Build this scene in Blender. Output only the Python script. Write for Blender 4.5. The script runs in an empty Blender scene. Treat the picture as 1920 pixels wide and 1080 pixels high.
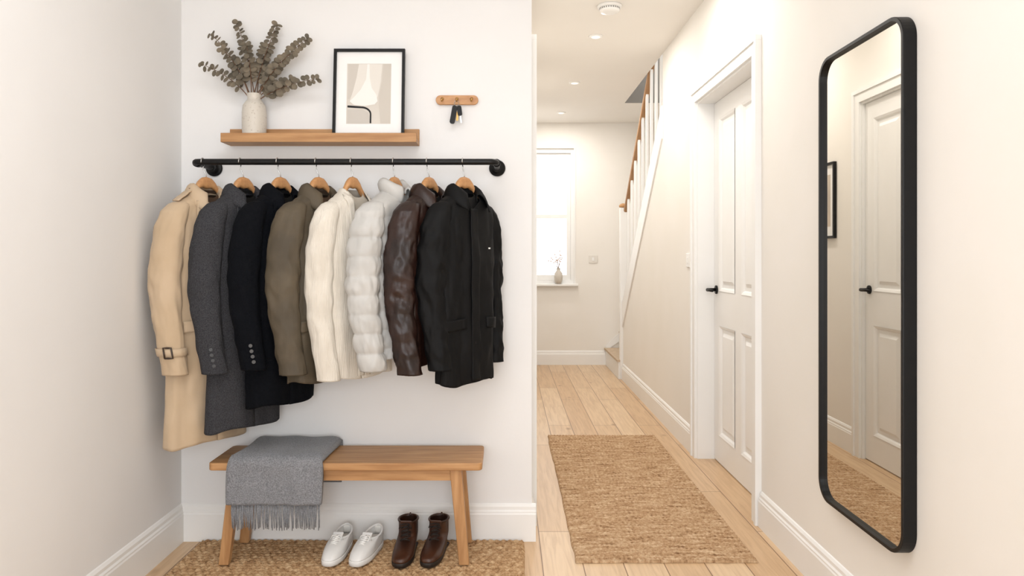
import bpy, bmesh, math, random
from mathutils import Vector, Matrix, noise
random.seed(7)
S=bpy.context.scene
F=1350.0; H=1.25; U0=950.0; V0=480.0
CROP=None
def P(u,v,Y): return Vector(((u-U0)*Y/F, Y, H-(v-V0)*Y/F))
def PX(u,Y): return (u-U0)*Y/F
def PZ(v,Y): return H-(v-V0)*Y/F
def lin(c):
    r=[]
    for x in c:
        x/=255.0
        r.append(x/12.92 if x<=0.04045 else ((x+0.055)/1.055)**2.4)
    return (r[0],r[1],r[2],1)
# ---------------------------------------------------------------- materials
def mat(name,col,rough=.6,col2=None,vscale=5,bump=None,metal=0,stretch=(1,1,1),sheen=0,coat=0,detail=4,emit=0,ramp=(.35,.65),spec=.5,bumpstretch=None):
    m=bpy.data.materials.new(name); m.use_nodes=True
    nt=m.node_tree; N=nt.nodes; L=nt.links; b=N['Principled BSDF']
    b.inputs['Base Color'].default_value=lin(col); b.inputs['Roughness'].default_value=rough
    b.inputs['Metallic'].default_value=metal
    b.inputs['Specular IOR Level'].default_value=spec
    if sheen: b.inputs['Sheen Weight'].default_value=sheen
    if coat: b.inputs['Coat Weight'].default_value=coat
    if emit:
        b.inputs['Emission Color'].default_value=lin(col); b.inputs['Emission Strength'].default_value=emit
    tc=N.new('ShaderNodeTexCoord'); mp=N.new('ShaderNodeMapping'); L.new(tc.outputs['Object'],mp.inputs[0]); mp.inputs['Scale'].default_value=stretch
    if col2:
        n=N.new('ShaderNodeTexNoise'); n.inputs['Scale'].default_value=vscale; n.inputs['Detail'].default_value=detail
        L.new(mp.outputs[0],n.inputs[0])
        r=N.new('ShaderNodeValToRGB'); r.color_ramp.elements[0].color=lin(col); r.color_ramp.elements[1].color=lin(col2)
        r.color_ramp.elements[0].position=ramp[0]; r.color_ramp.elements[1].position=ramp[1]
        L.new(n.outputs[0],r.inputs[0]); L.new(r.outputs[0],b.inputs['Base Color'])
    if bump:
        n2=N.new('ShaderNodeTexNoise'); n2.inputs['Scale'].default_value=bump[0]; n2.inputs['Detail'].default_value=3
        src=mp
        if bumpstretch:
            src=N.new('ShaderNodeMapping'); L.new(tc.outputs['Object'],src.inputs[0]); src.inputs['Scale'].default_value=bumpstretch
        L.new(src.outputs[0],n2.inputs[0])
        bp=N.new('ShaderNodeBump'); bp.inputs['Strength'].default_value=bump[1]; bp.inputs['Distance'].default_value=.004
        L.new(n2.outputs[0],bp.inputs['Height']); L.new(bp.outputs[0],b.inputs['Normal'])
    return m
M_wall=mat('wall_paint',(237,236,235),.85,(235,234,233),3,(60,.06))
M_hall=mat('wall_paint_warm',(240,236,230),.85,(238,234,227),3,(60,.06))
M_ceil=mat('ceiling_paint',(240,236,230),.9,(238,234,228),2)
M_shade=mat('stairwell_shade_tone',(128,123,116),.9,(122,117,111),2)  # dimness of the upper stairwell put into the colour
M_trim=mat('trim_gloss_white',(243,242,240),.4,(241,240,237),4)
M_black=mat('black_metal',(7,7,8),.45,(10,10,11),40,(120,.06),spec=.3)
M_oak=mat('oak_wood',(192,146,98),.5,(166,119,74),4,(40,.15),stretch=(1.2,14,14),detail=6)
M_oakv=mat('oak_wood_vertical',(194,148,100),.5,(168,121,76),4,(40,.15),stretch=(14,14,1.2),detail=6)
M_hang=mat('hanger_wood',(202,152,102),.42,(182,130,84),6,stretch=(3,10,10))
M_chrome=mat('steel',(190,190,190),.25,metal=1)
M_brass=mat('brass',(190,150,90),.3,metal=1)
M_mirror=mat('mirror_glass',(222,219,213),.01,metal=1)
M_carpet=mat('stair_tread',(205,184,160),.8,(190,168,142),30)
# floor
def floor_mat():
    m=bpy.data.materials.new('oak_floorboards'); m.use_nodes=True; nt=m.node_tree;N=nt.nodes;L=nt.links;b=N['Principled BSDF']
    tc=N.new('ShaderNodeTexCoord'); mp=N.new('ShaderNodeMapping'); mp.inputs['Rotation'].default_value=(0,0,math.pi/2)
    L.new(tc.outputs['Object'],mp.inputs[0])
    br=N.new('ShaderNodeTexBrick'); br.inputs['Scale'].default_value=1; br.inputs['Brick Width'].default_value=1.5; br.inputs['Row Height'].default_value=.165
    br.inputs['Mortar Size'].default_value=.0026; br.inputs['Mortar Smooth'].default_value=.3; br.offset=.37
    br.inputs['Color1'].default_value=lin((225,196,160)); br.inputs['Color2'].default_value=lin((208,173,133)); br.inputs['Mortar'].default_value=lin((136,102,70))
    L.new(mp.outputs[0],br.inputs[0])
    mg=N.new('ShaderNodeMapping'); mg.inputs['Scale'].default_value=(16,1.0,1); L.new(tc.outputs['Object'],mg.inputs[0])
    n=N.new('ShaderNodeTexNoise'); n.inputs['Scale'].default_value=3.2; n.inputs['Detail'].default_value=8; n.inputs['Distortion'].default_value=.8; L.new(mg.outputs[0],n.inputs[0])
    r=N.new('ShaderNodeValToRGB'); r.color_ramp.elements[0].position=.3; r.color_ramp.elements[0].color=(.68,.60,.52,1); r.color_ramp.elements[1].position=.60; r.color_ramp.elements[1].color=(1,1,1,1)
    L.new(n.outputs[0],r.inputs[0])
    mx=N.new('ShaderNodeMixRGB'); mx.blend_type='MULTIPLY'; mx.inputs[0].default_value=.6; L.new(br.outputs[0],mx.inputs[1]); L.new(r.outputs[0],mx.inputs[2])
    mk=N.new('ShaderNodeMapping'); mk.inputs['Scale'].default_value=(5.5,3.0,1); L.new(tc.outputs['Object'],mk.inputs[0])
    vo=N.new('ShaderNodeTexVoronoi'); vo.inputs['Scale'].default_value=1.0; L.new(mk.outputs[0],vo.inputs[0])
    rk=N.new('ShaderNodeValToRGB'); rk.color_ramp.elements[0].position=.03; rk.color_ramp.elements[0].color=(1,1,1,1); rk.color_ramp.elements[1].position=.13; rk.color_ramp.elements[1].color=(0,0,0,1)
    L.new(vo.outputs['Distance'],rk.inputs[0])
    mul=N.new('ShaderNodeMath'); mul.operation='MULTIPLY'; mul.inputs[1].default_value=.7; L.new(rk.outputs[0],mul.inputs[0])
    mx2=N.new('ShaderNodeMixRGB'); L.new(mul.outputs[0],mx2.inputs[0]); L.new(mx.outputs[0],mx2.inputs[1]); mx2.inputs[2].default_value=lin((140,98,62))
    L.new(mx2.outputs[0],b.inputs['Base Color'])
    b.inputs['Roughness'].default_value=.34
    bp=N.new('ShaderNodeBump'); bp.inputs['Strength'].default_value=.2; bp.inputs['Distance'].default_value=.003; L.new(br.outputs['Fac'],bp.inputs['Height']); bp.invert=True; L.new(bp.outputs[0],b.inputs['Normal'])
    return m
M_floor=floor_mat()
def jute_mat(name,c1,c2,c3,s1,s2):
    m=bpy.data.materials.new(name); m.use_nodes=True; nt=m.node_tree;N=nt.nodes;L=nt.links;b=N['Principled BSDF']
    tc=N.new('ShaderNodeTexCoord')
    def nz(sc,det=4):
        mp=N.new('ShaderNodeMapping'); mp.inputs['Scale'].default_value=sc; L.new(tc.outputs['Object'],mp.inputs[0])
        n=N.new('ShaderNodeTexNoise'); n.inputs['Scale'].default_value=1; n.inputs['Detail'].default_value=det; n.inputs['Roughness'].default_value=.7; L.new(mp.outputs[0],n.inputs[0]); return n
    a=nz(s1); c=nz(s2)
    mx=N.new('ShaderNodeMixRGB'); mx.inputs[0].default_value=.45; L.new(a.outputs[0],mx.inputs[1]); L.new(c.outputs[0],mx.inputs[2])
    r=N.new('ShaderNodeValToRGB'); e=r.color_ramp.elements; e[0].position=.36; e[0].color=lin(c1); e[1].position=.62; e[1].color=lin(c3); k=e.new(.48); k.color=lin(c2)
    L.new(mx.outputs[0],r.inputs[0]); L.new(r.outputs[0],b.inputs['Base Color']); b.inputs['Roughness'].default_value=.95; b.inputs['Specular IOR Level'].default_value=.1
    n2=N.new('ShaderNodeTexNoise'); n2.inputs['Scale'].default_value=150; L.new(tc.outputs['Object'],n2.inputs[0])
    bp=N.new('ShaderNodeBump'); bp.inputs['Strength'].default_value=.8; bp.inputs['Distance'].default_value=.006; L.new(n2.outputs[0],bp.inputs['Height']); L.new(bp.outputs[0],b.inputs['Normal'])
    return m
M_jute=jute_mat('jute_weave',(122,88,60),(184,149,113),(220,193,160),(8,60,1),(60,50,1))
M_jute2=jute_mat('jute_braid',(118,86,58),(178,142,104),(214,184,146),(26,42,1),(60,60,1))
# ---------------------------------------------------------------- helpers
def link(o): S.collection.objects.link(o); return o
def empty(name,loc):
    e=bpy.data.objects.new(name,None); e.location=loc; e.empty_display_size=.05; link(e); return e
def mesh(name,vs,fs,m,parent=None,smooth=False,mods=()):
    vs=[Vector(v) for v in vs]
    lo=Vector((min(v.x for v in vs),min(v.y for v in vs),min(v.z for v in vs))); hi=Vector((max(v.x for v in vs),max(v.y for v in vs),max(v.z for v in vs)))
    c=(lo+hi)/2
    me=bpy.data.meshes.new(name); me.from_pydata([v-c for v in vs],[],fs); me.update()
    bm=bmesh.new(); bm.from_mesh(me); bmesh.ops.recalc_face_normals(bm,faces=bm.faces); bm.to_mesh(me); bm.free()
    if smooth:
        for p in me.polygons: p.use_smooth=True
    o=bpy.data.objects.new(name,me); o.location=c; link(o)
    if m: me.materials.append(m)
    if parent:
        o.parent=parent; o.matrix_parent_inverse=Matrix.Translation(-parent.location)
    for k in mods:
        if k[0]=='bevel':
            b=o.modifiers.new('bevel','BEVEL'); b.width=k[1]; b.segments=k[2] if len(k)>2 else 2; b.limit_method='ANGLE'
        if k[0]=='solid':
            b=o.modifiers.new('solid','SOLIDIFY'); b.thickness=k[1]; b.offset=k[2] if len(k)>2 else 0
        if k[0]=='sub':
            b=o.modifiers.new('sub','SUBSURF'); b.levels=k[1]; b.render_levels=k[1]
    return o
def boxg(x0,x1,y0,y1,z0,z1,e=0):
    x0-=e;y0-=e;z0-=e;x1+=e;y1+=e;z1+=e
    v=[(x0,y0,z0),(x1,y0,z0),(x1,y1,z0),(x0,y1,z0),(x0,y0,z1),(x1,y0,z1),(x1,y1,z1),(x0,y1,z1)]
    f=[(0,3,2,1),(4,5,6,7),(0,1,5,4),(1,2,6,5),(2,3,7,6),(3,0,4,7)]
    return v,f
def box(name,x0,x1,y0,y1,z0,z1,m,parent=None,bev=0):
    v,f=boxg(x0,x1,y0,y1,z0,z1)
    return mesh(name,v,f,m,parent,mods=[('bevel',bev)] if bev else ())
def merge(parts):
    V=[];Fc=[]
    for v,f in parts:
        n=len(V); V+=list(v); Fc+=[tuple(i+n for i in q) for q in f]
    return V,Fc
def boxes(name,lst,m,parent=None,bev=0):
    # small distinct offsets keep touching boards from being exactly coplanar
    v,f=merge([boxg(*b,e=.00025*(i+1)) for i,b in enumerate(lst)]) if len(lst)<12 else merge([boxg(*b) for b in lst])
    return mesh(name,v,f,m,parent,mods=[('bevel',bev)] if bev else ())
def prism(pts,a,b,axis):
    def mk(p,q):
        if axis=='x': return (q,p[0],p[1])
        if axis=='y': return (p[0],q,p[1])
        return (p[0],p[1],q)
    n=len(pts); v=[mk(p,a) for p in pts]+[mk(p,b) for p in pts]
    f=[tuple(range(n)),tuple(range(n,2*n))]+[(i,(i+1)%n,n+(i+1)%n,n+i) for i in range(n)]
    return v,f
def tubeg(path,rad,seg=10,cap=True):
    path=[Vector(p) for p in path]; n=len(path)
    if not hasattr(rad,'__len__'): rad=[rad]*n
    V=[];Fc=[]; prev=None
    for i in range(n):
        t=(path[min(i+1,n-1)]-path[max(i-1,0)]).normalized()
        if prev is None:
            a=Vector((0,0,1)) if abs(t.z)<.9 else Vector((1,0,0)); u=t.cross(a).normalized()
        else: u=(prev-t*prev.dot(t)).normalized()
        prev=u; w=t.cross(u)
        for k in range(seg):
            an=2*math.pi*k/seg; V.append(path[i]+(u*math.cos(an)+w*math.sin(an))*rad[i])
    for i in range(n-1):
        for k in range(seg):
            k2=(k+1)%seg; Fc.append((i*seg+k,i*seg+k2,(i+1)*seg+k2,(i+1)*seg+k))
    if cap: Fc.append(tuple(range(seg))); Fc.append(tuple((n-1)*seg+k for k in range(seg)))
    return V,Fc
def tube(name,path,rad,m,parent=None,seg=12,cap=True):
    v,f=tubeg(path,rad,seg,cap); return mesh(name,v,f,m,parent,True)
def latheg(prof,c,seg=32,axis='z'):
    V=[];Fc=[]; n=len(prof)
    for r,h in prof:
        for k in range(seg):
            a=2*math.pi*k/seg; x,y=r*math.cos(a),r*math.sin(a)
            if axis=='z': V.append((c[0]+x,c[1]+y,c[2]+h))
            elif axis=='y': V.append((c[0]+x,c[1]+h,c[2]+y))
            else: V.append((c[0]+h,c[1]+x,c[2]+y))
    for i in range(n-1):
        for k in range(seg):
            k2=(k+1)%seg; Fc.append((i*seg+k,i*seg+k2,(i+1)*seg+k2,(i+1)*seg+k))
    Fc.append(tuple(range(seg))); Fc.append(tuple((n-1)*seg+k for k in range(seg)))
    return V,Fc
def lathe(name,prof,c,m,parent=None,seg=32,axis='z'):
    v,f=latheg(prof,c,seg,axis); o=mesh(name,v,f,m,parent,True)
    return o
def gridg(fn,nu,nv,closeu=False):
    V=[fn(i/(nu if closeu else nu-1),j/(nv-1)) for j in range(nv) for i in range(nu)]
    Fc=[]
    for j in range(nv-1):
        for i in range(nu if closeu else nu-1):
            i2=(i+1)%nu; Fc.append((j*nu+i,j*nu+i2,(j+1)*nu+i2,(j+1)*nu+i))
    return V,Fc
def interp(keys,z):
    if z>=keys[0][0]: return keys[0][1:]
    for a,b in zip(keys,keys[1:]):
        if z>=b[0]:
            t=(a[0]-z)/(a[0]-b[0]); t=t*t*(3-2*t)*.5+t*.5
            return tuple(p+(q-p)*t for p,q in zip(a[1:],b[1:]))
    return keys[-1][1:]
def bez(a,b,c,n=12):
    a,b,c=Vector(a),Vector(b),Vector(c); return [(1-t)**2*a+2*t*(1-t)*b+t*t*c for t in [i/(n-1) for i in range(n)]]
# ---------------------------------------------------------------- room
YB=3.168; XL=-1.431; XE=.11; XR=1.18; YF=8.28; CZ=2.78; YK=-1.8
YS=5.44
DY0,DY1,DZ=3.41,4.45,2.20
box('floor',XL-.15,2.2,YK-.1,YF+.15,-.1,0,M_floor)
def walls(name,lst,m):
    v,f=merge([boxg(*b) for b in lst]); return mesh(name,v,f,m)
walls('ceiling',[(XL-.15,XR,YK-.1,YF+.15,CZ,CZ+.2),(XR,2.2,YK-.1,YS,CZ,CZ+.2),(XR,2.2,7.2,YF+.15,CZ,CZ+.2)],M_ceil)
box('wall_left',XL-.12,XL,YK,YB+.12,0,CZ,M_wall)
box('wall_coat_nook',XL,XE,YB,YB+.12,0,CZ,M_wall)
walls('wall_hall_left',[(XE-.13,XE,YB+.12,DY0,0,CZ),(XE-.13,XE,DY1,YF,0,CZ),(XE-.13,XE,DY0,DY1,DZ,CZ)],M_hall)
v1=[boxg(XR,XR+.14,YK,DY0,0,CZ),boxg(XR,XR+.14,DY1,YS,0,CZ),boxg(XR,XR+.14,DY0,DY1,DZ,CZ)]
SL=.87
v1.append(prism([(YS,0),(7.3,0),(7.3,.52),(YS,.52+(7.3-YS)*SL)],XR,XR+.08,'x'))
vv,ff=merge(v1); mesh('wall_right',vv,ff,M_hall)
WX0,WX1,WZ0,WZ1=.15,.775,.93,2.49
walls('wall_far',[(XE-.13,WX0,YF,YF+.14,0,CZ),(WX1,2.2,YF,YF+.14,0,CZ),(WX0,WX1,YF,YF+.14,0,WZ0),(WX0,WX1,YF,YF+.14,WZ1,CZ)],M_hall)
walls('wall_stairwell',[(2.06,2.2,YS-.5,YF,0,5.2)],M_hall)
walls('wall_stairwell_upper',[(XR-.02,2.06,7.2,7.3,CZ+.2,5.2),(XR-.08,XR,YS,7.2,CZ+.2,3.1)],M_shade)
box('wall_stairwell_header',XR,2.06,7.19,7.1995,CZ,CZ+.2,M_shade)  # thin facing in the painted-shade colour
walls('wall_back',[(XL-.12,-1.1,YK-.12,YK,0,CZ),(1.0,XR+.14,YK-.12,YK,0,CZ),(-1.1,1.0,YK-.12,YK,2.35,CZ),(-1.1,1.0,YK-.12,YK,0,.3)],M_wall)
e=empty('added_rear_window',(0,YK-.06,1.3))  # unseen opening, added behind the camera as a light source
boxes('frame',[(-1.1,-1.04,YK-.1,YK-.04,.3,2.35),(.94,1.0,YK-.1,YK-.04,.3,2.35),(-1.04,.94,YK-.1,YK-.04,.3,.36),(-1.04,.94,YK-.1,YK-.04,2.29,2.35),(-.08,-.02,YK-.1,YK-.04,.36,2.29)],M_trim,e)
BP=[(0,0),(.018,0),(.018,.118),(.015,.124),(.015,.130),(.010,.137),(.010,.150),(.004,.160),(0,.163)]
def bb_y(name,pos,sgn,a,b):
    v,f=prism([(pos+sgn*o,z) for o,z in BP],a,b,'y'); return mesh(name,v,f,M_trim)
def bb_x(name,pos,sgn,a,b):
    pts=[(pos+sgn*o,z) for o,z in BP]; n=len(pts)
    v=[(a,p,z) for p,z in pts]+[(b,p,z) for p,z in pts]
    f=[tuple(range(n)),tuple(range(n,2*n))]+[(i,(i+1)%n,n+(i+1)%n,n+i) for i in range(n)]
    return mesh(name,v,f,M_trim)
bb_y('baseboard_left',XL,1,YK,YB)
bb_x('baseboard_coat_nook',YB,-1,XL,XE+.018)
bb_y('baseboard_hall_left',XE,1,YB,DY0-.08); bb_y('baseboard_hall_left_far',XE,1,DY1+.08,YF)
bb_y('baseboard_right',XR,-1,YK,DY0-.08); bb_y('baseboard_right_far',XR,-1,DY1+.08,7.27)
bb_x('baseboard_far',YF,-1,XE,1.14)
# ---------------------------------------------------------------- doors
def door(name,xw,s,leafd):
    e=empty(name,(xw,(DY0+DY1)/2,0))
    o=.02*s; A=.075
    L=[]
    def add(xa,xb,y0,y1,z0,z1): L.append((min(xa,xb),max(xa,xb),y0,y1,z0,z1))
    add(xw,xw-o,DY1,DY1+A-.019,0,DZ); add(xw,xw-o,DY0-A+.019,DY0,0,DZ); add(xw,xw-o,DY0-A+.019,DY1+A-.019,DZ,DZ+A-.019)
    add(xw,xw-o*1.4,DY1+A-.02,DY1+A,0,DZ+A-.018); add(xw,xw-o*1.4,DY0-A,DY0-A+.02,0,DZ+A-.018); add(xw,xw-o*1.4,DY0-A-.001,DY1+A+.001,DZ+A-.02,DZ+A)
    boxes('architrave',L,M_trim,e)
    L=[]; xl=xw+s*leafd; xd=xw+s*.14
    add(xw-.004*s,xd,DY1-.012,DY1+.001,0,DZ); add(xw-.004*s,xd,DY0-.001,DY0+.012,0,DZ); add(xw-.003*s,xd,DY0,DY1,DZ-.012,DZ+.001)
    boxes('jamb',L,M_trim,e)
    L=[]; y0,y1=DY0+.014,DY1-.014; t=.04; z0,z1=.006,DZ-.014
    pz=[(.17,.83),(1.04,2.08)]; py=[(3.56,3.925),(4.035,4.335)]
    add(xl,xl+s*t,y0,py[0][0],z0,z1); add(xl,xl+s*t,py[0][1],py[1][0],z0,z1); add(xl,xl+s*t,py[1][1],y1,z0,z1)
    for p in py:
        add(xl,xl+s*t,p[0],p[1],z0,pz[0][0]); add(xl,xl+s*t,p[0],p[1],pz[0][1],pz[1][0]); add(xl,xl+s*t,p[0],p[1],pz[1][1],z1)
    v,f=merge([boxg(*b) for b in L]); mesh('leaf',v,f,M_trim,e)
    L=[]
    for p in py:
        for q in pz: add(xl+s*.018,xl+s*(t-.01),p[0],p[1],q[0],q[1])
    v,f=merge([boxg(*b) for b in L]); mesh('panel_back',v,f,M_trim,e)
    V=[]
    for p in py:
        for q in pz:
            def rect(d,x): return [(x,p[0]+d,q[0]+d),(x,p[1]-d,q[0]+d),(x,p[1]-d,q[1]-d),(x,p[0]+d,q[1]-d)]
            vs=rect(-.001,xl-s*.003)+rect(.012,xl+s*.003)+rect(.02,xl+s*.014)+rect(.04,xl+s*.014)+rect(.06,xl+s*.004)
            fs=[(k*4+i,k*4+(i+1)%4,k*4+4+(i+1)%4,k*4+4+i) for k in range(4) for i in range(4)]+[(16,17,18,19)]
            V.append((vs,fs))
    vv,ff=merge(V); mesh('panels',vv,ff,M_trim,e)
    yh=4.385; zh=1.045
    parts=[latheg([(.026,0),(.026,-s*.008),(.022,-s*.010)],(xl,yh,zh),24,'x'),
           tubeg([(xl-s*.008,yh,zh),(xl-s*.045,yh,zh),(xl-s*.058,yh-.006,zh),(xl-s*.062,yh-.02,zh),(xl-s*.062,yh-.06,zh+.001),(xl-s*.06,yh-.115,zh)],[.010,.010,.011,.011,.010,.009],12)]
    vv,ff=merge(parts); mesh('handle',vv,ff,M_black,e,True)
    return e
door('door_1',XR,1,.10)
door('door_2',XE,-1,.015)
# ---------------------------------------------------------------- far window
e=empty('window_1',(.46,YF,WZ0))
L=[]; y0,y1=YF+.06,YF+.10; zm=PZ(405,YF)
L+= [(WX0,WX0+.035,YF+.03,YF+.12,WZ0,WZ1),(WX1-.035,WX1,YF+.03,YF+.12,WZ0,WZ1),(WX0+.035,WX1-.035,YF+.03,YF+.12,WZ1-.05,WZ1),(WX0+.035,WX1-.035,YF+.03,YF+.12,WZ0,WZ0+.04)]
L+= [(WX0+.036,WX0+.075,y0,y1,WZ0+.04,WZ1-.05),(WX1-.08,WX1-.036,y0,y1,WZ0+.04,WZ1-.05),(WX0+.075,WX1-.08,y0,y1,zm-.025,zm+.02),(WX0+.075,WX1-.08,y0,y1,WZ1-.1,WZ1-.051),(WX0+.075,WX1-.08,y0,y1,WZ0+.041,WZ0+.1)]
v,f=merge([boxg(*b) for b in L]); mesh('frame_and_sashes',v,f,M_trim,e)
box('sill',WX0-.03,WX1+.045,YF-.06,YF+.06,WZ0-.025,WZ0+.001,M_trim,e,.005)
boxes('casing',[(WX1+.001,WX1+.014,YF-.008,YF+.002,WZ0+.002,WZ1),(WX0,WX1+.014,YF-.008,YF+.002,WZ1+.001,WZ1+.014)],M_trim,e)
M_glass=mat('window_glass',(255,255,255),.0); M_glass.node_tree.nodes['Principled BSDF'].inputs['Transmission Weight'].default_value=1; M_glass.node_tree.nodes['Principled BSDF'].inputs['IOR'].default_value=1.01
box('glass',WX0+.06,WX1-.06,YF+.078,YF+.082,WZ0+.08,WZ1-.08,M_glass,e)
e=empty('bud_vase',(PX(1047,8.25),8.25,WZ0))
vx=PX(1047,8.25)
M_ceram=mat('speckled_ceramic',(208,201,190),.45,(172,160,145),110,(30,.05),ramp=(.60,.72))
lathe('vase_body',[(.03,0),(.046,.03),(.05,.08),(.045,.12),(.022,.15),(.02,.175),(.025,.18)],(vx,8.25,WZ0+.003),M_ceram,e,24)
pr=[];lv=[]
for k in range(7):
    a=random.uniform(-1,1); tip=Vector((vx+a*.12,8.25+random.uniform(-.05,.02),WZ0+random.uniform(.26,.38)))
    pt=bez((vx,8.25,WZ0+.15),(vx+a*.03,8.25,WZ0+.26),tip,6); pr.append(tubeg(pt,.002,5))
    for q in pt[3:]:
        lv.append(latheg([(.001,-.008),(.010,0),(.001,.008)],q+Vector((random.uniform(-.01,.01),0,0)),8))
vv,ff=merge(pr); mesh('twigs',vv,ff,mat('twig',(150,120,95),.8),e,True)
vv,ff=merge(lv); mesh('blossom',vv,ff,mat('blossom',(226,196,176),.8),e,True)
# ---------------------------------------------------------------- stairs
e=empty('staircase',(1.6,6.6,0))
L=[(1.135,2.05,7.31,YF-.002,0,.19),(1.30,2.05,7.312,YF-.002,.19,.38),(1.52,2.05,7.314,YF-.002,.38,.57),(1.75,2.05,7.316,YF-.002,.57,.76)]
T=[(1.12,2.05,7.30,YF-.004,.176,.196),(1.29,2.05,7.30,YF-.004,.366,.386),(1.51,2.05,7.30,YF-.004,.556,.576)]
y=7.31; z=.76
while z<3.0:
    L.append((XR+.09,2.05,y-.24,y,z-.12,z)); T.append((XR+.09,2.05,y-.24,y+.02,z-.01,z+.014)); z+=.19; y-=.218
v,f=merge([boxg(*b) for b in L]); mesh('steps',v,f,M_trim,e)
v,f=merge([boxg(*b) for b in T]); mesh('treads',v,f,M_carpet,e)
zs=lambda y:.52+(7.3-y)*SL
vv,ff=prism([(7.33,zs(7.33)),(7.33,zs(7.33)+.25),(YS,zs(YS)+.25),(YS,zs(YS))],XR-.012,XR+.085,'x'); mesh('stringer',vv,ff,M_trim,e,mods=[('bevel',.004)])
box('newel_post',XR-.03,XR+.04,7.29,7.36,0,1.74,M_trim,e,.004)
lathe('newel_cap',[(.02,0),(.04,.005),(.044,.02),(.035,.035),(.012,.045)],(XR+.005,7.325,1.74),M_oak,e,20)
hr=lambda y:1.71+(7.3-y)*SL
L=[]
y=7.16
while y>YS+.02:
    L.append((XR+.020,XR+.042,y-.011,y+.011,zs(y)+.24,hr(y)-.0)); y-=.19
v,f=merge([boxg(*b) for b in L]); mesh('balusters',v,f,M_trim,e)
vv,ff=prism([(7.33,hr(7.33)-.025),(7.33,hr(7.33)+.025),(YS,hr(YS)+.025),(YS,hr(YS)-.025)],XR+.006,XR+.054,'x'); mesh('handrail',vv,ff,mat('handrail_wood',(180,142,106),.45,(162,122,86),5),e,mods=[('bevel',.012,3)])
vv,ff=prism([(1.14,0.163),(1.14,.22),(1.5,.56),(2.05,1.0),(2.05,.8)],YF-.016,YF-.001,'y'); mesh('wall_stringer',vv,ff,M_trim,e)
# ---------------------------------------------------------------- ceiling items
M_glow=mat('lamp_glow',(255,244,225),.5,emit=1.2)
for i,(u,v) in enumerate([(1117,68),(1077,155),(1052,211)]):
    Y=(CZ-H)*F/(V0-v); x=PX(u,Y)
    e=empty('recessed_ceiling_light',(x,Y,CZ))
    lathe('trim_ring',[(.032,-.001),(.034,-.006),(.042,-.008),(.048,-.004),(.05,0)],(x,Y,CZ),M_trim,e,32)
    lathe('bulb',[(.03,-.008),(.001,-.0085)],(x,Y,CZ),M_glow,e,24)
Y=4.40; x=PX(1143,Y)
e=empty('smoke_alarm',(x,Y,CZ))
lathe('base',[(.075,0),(.075,-.012),(.07,-.016)],(x,Y,CZ),M_trim,e,40)
lathe('cap',[(.062,-.016),(.062,-.03),(.055,-.04),(.03,-.043),(.001,-.043)],(x,Y,CZ),M_trim,e,40)
v=[]
for k in range(28):
    a=2*math.pi*k/28; c,s=math.cos(a),math.sin(a); w=.003
    v.append(([(x+c*.0625-s*w,Y+s*.0625+c*w,CZ-.019),(x+c*.0625+s*w,Y+s*.0625-c*w,CZ-.019),(x+c*.0625+s*w,Y+s*.0625-c*w,CZ-.028),(x+c*.0625-s*w,Y+s*.0625+c*w,CZ-.028)],[(0,1,2,3)]))
vv,ff=merge(v); mesh('vents',vv,ff,mat('vent_grey',(120,118,115),.7),e)
Y=4.66; z=PZ(488,Y)
e=empty('light_switch',(XR,Y,z)); box('plate',XR-.009,XR,Y-.043,Y+.043,z-.045,z+.045,M_trim,e,.003); box('rocker',XR-.014,XR-.008,Y-.012,Y+.012,z-.02,z+.02,M_trim,e,.002)
x=PX(1112,YF); z=PZ(486,YF)
e=empty('light_switch',(x,YF,z)); box('plate',x-.05,x+.05,YF-.009,YF,z-.045,z+.045,mat('switch_cream',(225,220,212),.4),e,.003); box('rocker',x-.012,x+.012,YF-.014,YF-.008,z-.02,z+.02,M_trim,e,.002)
e=empty('hall_picture_frame',(XE,5.0,1.62))
boxes('frame',[(XE+.001,XE+.022,4.79,4.805,1.37,1.88),(XE+.001,XE+.022,5.185,5.2,1.37,1.88),(XE+.001,XE+.022,4.805,5.185,1.37,1.385),(XE+.001,XE+.022,4.805,5.185,1.865,1.88)],M_black,e)
M_mat=mat('mat_board',(243,242,240),.8)
box('mat_board',XE+.001,XE+.010,4.803,5.187,1.383,1.867,M_mat,e)
box('print',XE+.0105,XE+.0115,4.86,5.13,1.45,1.80,mat('print_beige',(212,198,182),.8,(190,180,168),6),e)
# ---------------------------------------------------------------- mirror
def rrect(w,h,r,n=8):
    pts=[]
    for cx,cz,a0 in [(w-r,h-r,0),(-w+r,h-r,90),(-w+r,-h+r,180),(w-r,-h+r,270)]:
        for k in range(n+1):
            a=math.radians(a0+90*k/n); pts.append((cx+r*math.cos(a),cz+r*math.sin(a)))
    return pts
my0,my1,mz0,mz1=2.069,2.631,.372,1.958
cy,cz=(my0+my1)/2,(mz0+mz1)/2; w,h=(my1-my0)/2,(mz1-mz0)/2
e=empty('wall_mirror',(XR,cy,cz))
o=rrect(w,h,.075,10); i_=rrect(w-.011,h-.011,.066,10); n=len(o)
V=[];Fc=[]
for pts,x in [(o,XR-.001),(o,XR-.038),([(a*.997,b*.999) for a,b in o],XR-.041),(i_,XR-.041),(i_,XR-.026)]:
    V+=[(x,cy+a,cz+b) for a,b in pts]
for k in range(4):
    for i in range(n): Fc.append((k*n+i,k*n+(i+1)%n,(k+1)*n+(i+1)%n,(k+1)*n+i))
mesh('frame',V,Fc,M_black,e)
mesh('mirror_glass',[(XR-.027,cy+a,cz+b) for a,b in i_],[tuple(range(n))],M_mirror,e)
mesh('backing',[(XR-.003,cy+a,cz+b) for a,b in i_],[tuple(range(n))],M_black,e)
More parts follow.
